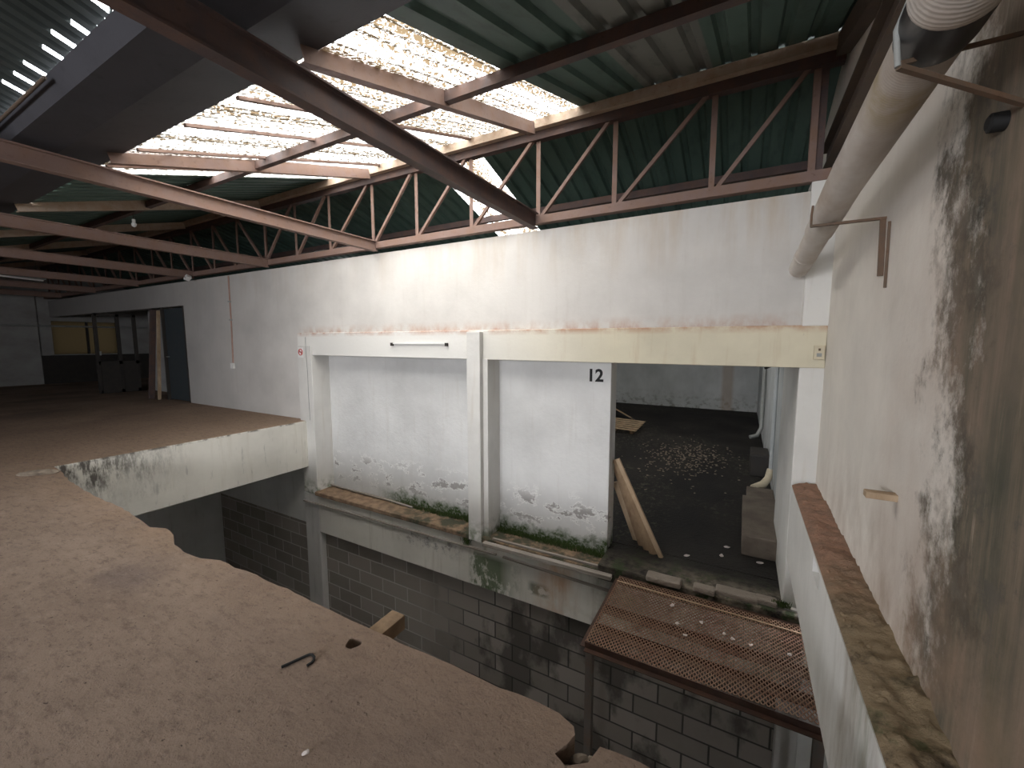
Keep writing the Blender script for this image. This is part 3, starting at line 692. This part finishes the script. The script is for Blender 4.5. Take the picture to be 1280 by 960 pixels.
# ------------------------------------------------------------------ dim end: doors, posts
d1 = struct(MB().box(-11.58, -10.62, 4.46, 4.51, .02, 2.08).build('door_1', MAT_DOORD, bevel=.006), 'dark blue-grey closed door leaf at the end of the white wall', 'door')
MB().tube([(-11.48, 4.455, 1.0), (-11.48, 4.40, 1.0), (-11.38, 4.40, 1.0)], .01, 8).build('door_handle', MAT_GALV, d1)
MB().box(-11.66, -11.60, 4.42, 4.56, 0, 2.12).box(-10.64, -10.60, 4.425, 4.56, 0, 2.12).build('door_frame', MAT_FRAME, d1)
tag(MB().bar((-11.84, 4.33, 0.0), (-11.76, 4.42, 2.05), .06, .05, (0, 1, 0)).build('wooden_post', MAT_WOODP), 'pale thin wooden post leaning in the doorway beside the dark door', 'post')
tag(MB().bar((-12.16, 4.30, 0.0), (-12.02, 4.42, 2.08), .10, .09, (0, 1, 0)).build('wooden_post', MAT_STEELD), 'rusty brown post standing beside the pale thin post', 'post')
LX = -14.25
d2 = struct(MB().box(LX - .02, LX + .02, 4.07, 4.80, .10, .78).build('door_2', MAT_FRAME), 'open dark framed glazed door leaf in the dim hall', 'door')
fr = MB()
for y in (4.03, 4.46, 4.80): fr.box(LX - .03, LX + .03, y - .035, y + .035, .02, 2.05)
for z in (.06, .80, 2.02): fr.box(LX - .03, LX + .03, 4.03, 4.83, z - .04, z + .04)
fr.build('door_frame', MAT_FRAME, d2)
MB().box(LX + .03, LX + .06, 4.06, 4.09, 1.0, 1.1).build('door_handle', MAT_GALV, d2)
struct(MB().box(-13.25, -12.2, 5.05, 5.10, 0, 2.1).build('door_3', MAT_GUTTER), 'grey blank door in the dim partition', 'door')
tag(MB().tube([(-19.25, -3, 1.82), (-19.25, 6.8, 1.84)], .03, 8).build('water_pipe', MAT_GALV), 'pale water pipe running across the far dark wall', 'pipe')

# ------------------------------------------------------------------ mesh platform over the pit
e = empty('mesh_platform', (-1.03, 3.13, -4.0), 'rusty expanded metal landing deck on a steel frame below the opening', 'platform')
x0, x1, y0, y1, zz = -1.04, .62, 3.14, 4.28, -1.17
mb = MB(); px, py = .034, .050
ny = int((y1 - y0) / (py / 2)); nx = int((x1 - x0) / px)
for j in range(nx * 2 + 1):                 # zigzag strands running in y
    xa = x0 + j * px / 2
    prev = None
    for i in range(int((y1 - y0) / py) * 2 + 1):
        off = (px / 4 - .002) * (1 if (i + j) % 2 else -1)
        p = (min(max(xa + off, x0), x1), y0 + i * py / 2, zz + .012 * math.sin(xa * 3.1) * math.sin((y0 + i * py / 2) * 2.4))
        if prev: mb.bar(prev, p, .0085, .004)
        prev = p
mb.build('mesh_deck', MAT_RUST, e)
MB().lbeam((x0, y0, zz - .06), (x1, y0, zz - .06), .05, .055, .006).build('edge_angle', MAT_RUSTD, e)
MB().lbeam((x0, y1, zz - .06), (x0, y0, zz - .06), .05, .055, .006).build('edge_angle', MAT_RUSTD, e)
MB().bar((x0, y1 - .015, zz - .03), (x1, y1 - .015, zz - .03), .04, .04).build('edge_angle', MAT_RUSTD, e)
MB().bar((x0, 4.14, zz + .008), (x1, 4.12, zz + .008), .012, .008).build('retaining_bar', MAT_WOODP, e)
for y in (3.42, 3.72): MB().lbeam((x0, y, zz - .06), (x1, y, zz - .06), .07, .055, .006).build('joist', MAT_RUSTD, e)
MB().cbeam((x0 + .03, y0 + .03, -4.0), (x0 + .03, y0 + .03, zz - .06), .06, .06, .006, 1, (0, 1, 0)).build('post', MAT_POST, e)
MB().cbeam((.57, y0 + .03, -4.0), (.57, y0 + .03, zz - .06), .06, .06, .006, 1, (0, 1, 0)).build('post', MAT_POST, e)
sp = [(-.469, 3.978), (-.387, 3.732), (-.206, 3.845), (-.019, 3.789), (.043, 3.747), (.178, 3.739), (.45, 3.77), (-.31, 3.60)]  # small crumpled pale pieces set on the deck
sl = ['beside the pale bar', 'at the middle of the deck', 'midway along the dark joist', 'on the dark joist', 'just past the joist middle', 'near the parapet end of the joist', 'closest to the parapet', 'nearest the front edge']
r = random.Random(5)
for (x, y), s_ in zip(sp, sl):
    n = 7; c0 = Vector((x, y, zz + .012)); v = [c0 + Vector((0, 0, .012))]
    for k in range(n): a = 2 * math.pi * k / n; q = r.uniform(.012, .026); v.append(c0 + Vector((math.cos(a) * q, math.sin(a) * q, r.uniform(0, .01))))
    v.append(c0 - Vector((0, 0, .004)))
    f = [(0, 1 + k, 1 + (k + 1) % n) for k in range(n)] + [(n + 1, 1 + (k + 1) % n, 1 + k) for k in range(n)]
    tag(MB().add(v, f).build('pale_bit', MAT_PALEBIT), 'small pale crumpled bit on the rusty mesh deck, ' + s_, 'scrap', 'pale bits on the mesh deck')

# ------------------------------------------------------------------ planks, boards, stones
tag(MB().bar((-2.78, 4.235, -1.225), (-1.13, 4.25, -1.215), .07, .045).build('wooden_plank', MAT_WOODG, bevel=.004), 'weathered grey plank lying along the sill edge beside the mesh deck', 'plank')
tag(MB().bar((-2.70, 4.335, -1.185), (-1.25, 4.36, -1.185), .03, .02).build('wooden_batten', MAT_WOODG), 'thin grey batten on the sill behind the weathered plank', 'plank')
tag(MB().bar((-6.6, 4.335, -1.425), (-2.65, 4.335, -1.39), .03, .022).build('drip_batten', MAT_WOODG), 'long thin batten fixed under the sill of the first white panel', 'batten')
tag(MB().bar((-2.55, 4.335, -1.395), (-1.12, 4.335, -1.43), .03, .022).build('drip_batten', MAT_WOODG), 'shorter thin batten fixed under the sill below the number 12 panel', 'batten')
tag(MB().tube([(-6.26, 4.62, -1.17), (-5.4, 4.60, -1.17), (-4.7, 4.60, -1.175), (-4.3, 4.58, -1.18)], .016, 8).build('conduit', MAT_WOODG), 'bent grey conduit lying on the sill of the first white panel', 'conduit')
bd = [((-1.24, 4.80, -.04), (-.70, 4.77, -1.12), 'outermost pale board leaning in the opening'),
      ((-1.27, 4.84, -.06), (-.79, 4.81, -1.12), 'second board in the leaning bundle'),
      ((-1.29, 4.90, -.10), (-.87, 4.87, -1.12), 'third board in the leaning bundle'),
      ((-1.30, 4.96, -.17), (-.95, 4.95, -1.12), 'fourth board in the leaning bundle'),
      ((-1.31, 5.02, -.40), (-1.04, 5.06, -1.12), 'short innermost board in the leaning bundle')]
for k, (a, b, lab) in enumerate(bd):
    tag(MB().bar(a, b, .085 if k else .05, .028, (.15, 1, 0)).build('leaning_board', MAT_WOODP if k in (0, 4) else MAT_WOOD, bevel=.003), lab + ' beside the number 12 panel', 'board', 'boards leaning in the opening')
r = random.Random(11)
st = [((-.60, 4.30), (.17, .07), 'mossy'), ((-.22, 4.32), (.10, .055), 'pale'), ((.06, 4.38), (.18, .07), 'long pale'), ((.31, 4.40), (.09, .06), 'brown')]
for (x, y), (a, b), ad in st:
    tag(MB().box(x - a, x + a, y - b, y + b, -1.135, -1.075).build('threshold_stone', MAT_CONC, bevel=.018), {'mossy': 'mossy stone at the threshold beside the sill end', 'pale': 'pale broken stone in the middle of the threshold', 'long pale': 'long pale stone slab on the threshold', 'brown': 'brown stone at the threshold beside the column'}[ad], 'stone', 'stones along the threshold')
# room contents
e = MB().box(.10, .53, 5.30, 6.75, -1.12, -.88); tag(e.build('concrete_block', MAT_BROWNC, bevel=.01), 'low concrete block against the wall inside the dark room', 'block')
e = MB().box(.16, .53, 6.9, 7.6, -1.12, -1.0); tag(e.build('rubble_slab', MAT_BROWNC, bevel=.02), 'broken concrete slab behind the low block in the dark room', 'slab')
e = empty('downpipe', (.50, 7.9, -1.1), 'beige downpipe with an elbow on the floor of the dark room', 'pipe')
MB().tube([(.50, 8.0, 1.5), (.50, 7.95, -.80)], .03, 14).build('pipe_body', MAT_ROOM, e)
MB().tube([(.50, 7.97, -.78), (.47, 7.9, -.92), (.40, 7.8, -1.0), (.26, 7.62, -1.03)], [.05, .055, .06, .06], 14).build('pipe_elbow', MAT_CREAM, e)
e = empty('downpipe', (.50, 11.0, -1.1), 'thin blue-grey downpipe farther back in the dark room', 'pipe')
MB().tube([(.48, 11.6, 1.5), (.48, 11.6, -.75), (.40, 11.5, -.92), (.25, 11.4, -.96)], .045, 12).build('pipe_body', MAT_GALV, e)
tag(MB().box(.22, .52, 8.6, 9.3, -1.12, -.72).build('dark_crate', MAT_FRAME, bevel=.02), 'dark crate standing against the wall inside the room', 'crate')
tag(MB().bar((.30, 7.2, .95), (.52, 7.0, 1.08), .03, .03).build('steel_bracket', MAT_BLACK), 'black bracket sticking out high inside the dark room', 'bracket')
pal = empty('wooden_pallet', (-3.0, 12.0, -1.12), 'pale slatted wooden pallet lying on the dark room floor', 'pallet')
for k in range(6): MB().bar((-3.6, 11.1 + k * .22, -.98 + .01 * k), (-2.35, 10.95 + k * .22, -1.0 + .01 * k), .11, .02).build('slat', MAT_WOODP, pal)
for k in range(3): MB().bar((-3.5 + k * .5, 11.0, -1.06), (-3.5 + k * .5, 12.3, -1.05), .08, .10).build('bearer', MAT_WOOD, pal)
tag(MB().bar((-3.8, 13.4, -.75), (-2.9, 13.0, -1.08), .35, .03, (0, .5, 1)).build('tilted_board', MAT_WOODP), 'tilted pale board behind the pallet in the dark room', 'board')
for k, (x, y) in enumerate([(-.05, 5.4), (-.10, 5.15), (.28, 5.18), (-.45, 4.95)]):  # small flat pale pieces set on the floor
    tag(MB().rock((x, y, -1.112), .035, .022, .010).build('floor_bit', MAT_PALEBIT), ['white bit on the dark floor beside the low block', 'white bit in the middle of the dark doorway floor', 'oval pale bit on the dark floor near the column', 'small bit on the dark floor near the leaning boards'][k], 'scrap')
r = random.Random(21)
mb = MB()
for k in range(420):
    a = r.gauss(0, 1), r.gauss(0, 1); mb.rock((-.95 + a[0] * .45, 9.3 + a[1] * .75, -1.115), r.uniform(.008, .028), r.uniform(.008, .022), r.uniform(.004, .012), r)
tag(mb.build('rubble_litter', MAT_STONE), 'patch of scattered pale chips on the dark room floor', 'rubble', kind='stuff')

# timber end and hook on the slab
tag(MB().bar((-1.45, 1.20, -.050), (-1.455, 1.43, -.050), .085, .075).build('timber_end', MAT_WOOD, bevel=.003), 'cut timber end sticking out from under the slab rim into the pit', 'timber')
hk = [(-1.605, .915, .007), (-1.572, 1.005, .007), (-1.566, 1.016, .007), (-1.556, 1.021, .007), (-1.536, 1.017, .007), (-1.522, 1.005, .007), (-1.517, .990, .007), (-1.520, .972, .007)]
tag(MB().tube(hk, .0055, 8).build('steel_hook', MAT_BLACK), 'bent black steel hook lying on the dusty slab', 'hook')
tag(MB().rock((-1.19, .74, .004), .012, .010, .006).build('pale_chip', MAT_PALEBIT), 'tiny pale chip on the dusty slab past the steel hook', 'chip')
tag(MB().rock((-6.22, 1.22, .012), .16, .06, .035).build('concrete_lump', MAT_STONE), 'low crumbled concrete lump at the far corner of the slab rim', 'lump')
r = random.Random(4)
labs = ['round brown stone in the broken notch of the slab rim', 'flat stone deepest in the broken notch', 'small stone at the mouth of the broken notch', 'stone against the slab side of the broken notch']
for k, (x, y, z, s) in enumerate([(-.405, 1.20, -.05, .03), (-.43, 1.16, -.07, .028), (-.385, 1.235, -.08, .02), (-.45, 1.21, -.08, .022)]):
    tag(MB().rock((x, y, z), s, s * .8, s * .8, r).build('rubble_stone', MAT_STONE), labs[k], 'stone', 'stones in the rim notch')
struct(MB().box(-.6, -.2, 1.0, 1.215, -.30, -.09).build('trim_12', MAT_CONC))

# dirt heaped along the parapet top
from mathutils import noise as NZ
nx_, ny_ = 10, 260; v = []; f = []
for j in range(ny_ + 1):
    y = 4.355 - j * (4.355 - .2) / ny_
    for i in range(nx_ + 1):
        x = .442 + .178 * i / nx_
        e_ = min(i, nx_ - i + 6) / 3.
        hgt = .012 + min(1, e_) * (.012 + .03 * max(0, NZ.noise(Vector((x * 9, y * 5, 0)))) + .018 * max(0, NZ.noise(Vector((x * 30, y * 22, 3)))) * (2 if y < 3 else 1)) + (.02 * i / nx_)
        v.append((x, y, .06 + (hgt if 0 < i else .006)))
for j in range(ny_):
    for i in range(nx_): f.append((j * (nx_ + 1) + i, j * (nx_ + 1) + i + 1, (j + 1) * (nx_ + 1) + i + 1, (j + 1) * (nx_ + 1) + i))
mb = MB().add(v, f, True)
r = random.Random(9)
for k in range(260):
    y = r.uniform(.5, 4.3); s_ = r.uniform(.004, .012) * (1.7 if y < 2.7 and r.random() < .25 else 1)
    mb.rock((r.uniform(.46, .61), y, .085), s_, s_ * .8, s_ * .7, r)
tag(mb.build('dirt_heap', MAT_PDIRT), 'reddish brown dirt and rubble heaped along the parapet top', 'dirt', kind='stuff')

# grass and moss tufts
def tuft(mb, x, y, z, n, h, rnd, spread=.03):
    for _ in range(n):
        a = rnd.uniform(0, 6.28); bx = x + rnd.gauss(0, spread); by = y + rnd.gauss(0, .012); hh = h * rnd.uniform(.4, 1.2); lean = rnd.uniform(.1, .7) * hh; wd = rnd.uniform(.002, .005)
        dx, dy = math.cos(a), math.sin(a) * .6
        b = len(mb.v)
        mb.v += [(bx - wd * dy, by + wd * dx, z), (bx + wd * dy, by - wd * dx, z), (bx + dx * lean * .4 + wd * .8, by + dy * lean * .4, z + hh * .6), (bx + dx * lean * .4 - wd * .8, by + dy * lean * .4, z + hh * .6), (bx + dx * lean, by + dy * lean, z + hh)]
        mb.f += [(b, b + 1, b + 2, b + 3), (b + 3, b + 2, b + 4)]; mb.sm += [False, False]
r = random.Random(8)
mb = MB()
for k in range(120): x = -4.75 + 1.6 * (k / 120); tuft(mb, x, 4.655 - r.uniform(0, .06), -1.2, 12, .035 + .07 * (k / 120) ** 2, r)
tag(mb.build('grass', MAT_GRASS), 'green grass growing along the foot of the first white panel', 'grass', kind='stuff')
mb = MB()
for k in range(110): x = -2.74 + 1.42 * (k / 110); tuft(mb, x, 4.63 - r.uniform(0, .07), -1.2, 14, .07, r)
tag(mb.build('grass', MAT_GRASS), 'green grass growing along the foot of the number 12 panel', 'grass', kind='stuff')
mb = MB()
for k in range(14): tuft(mb, -3.12 + r.uniform(-.06, .04), 4.34, -1.30 + r.uniform(-.08, .04), 16, .07, r, .02)
for k in range(10): tuft(mb, .42 + r.uniform(-.04, .04), 4.36, -1.1, 14, .06, r, .02)
tag(mb.build('moss_tuft', MAT_GRASS), 'mossy green tufts at the foot of the pilaster and of the opening column', 'moss', kind='stuff')
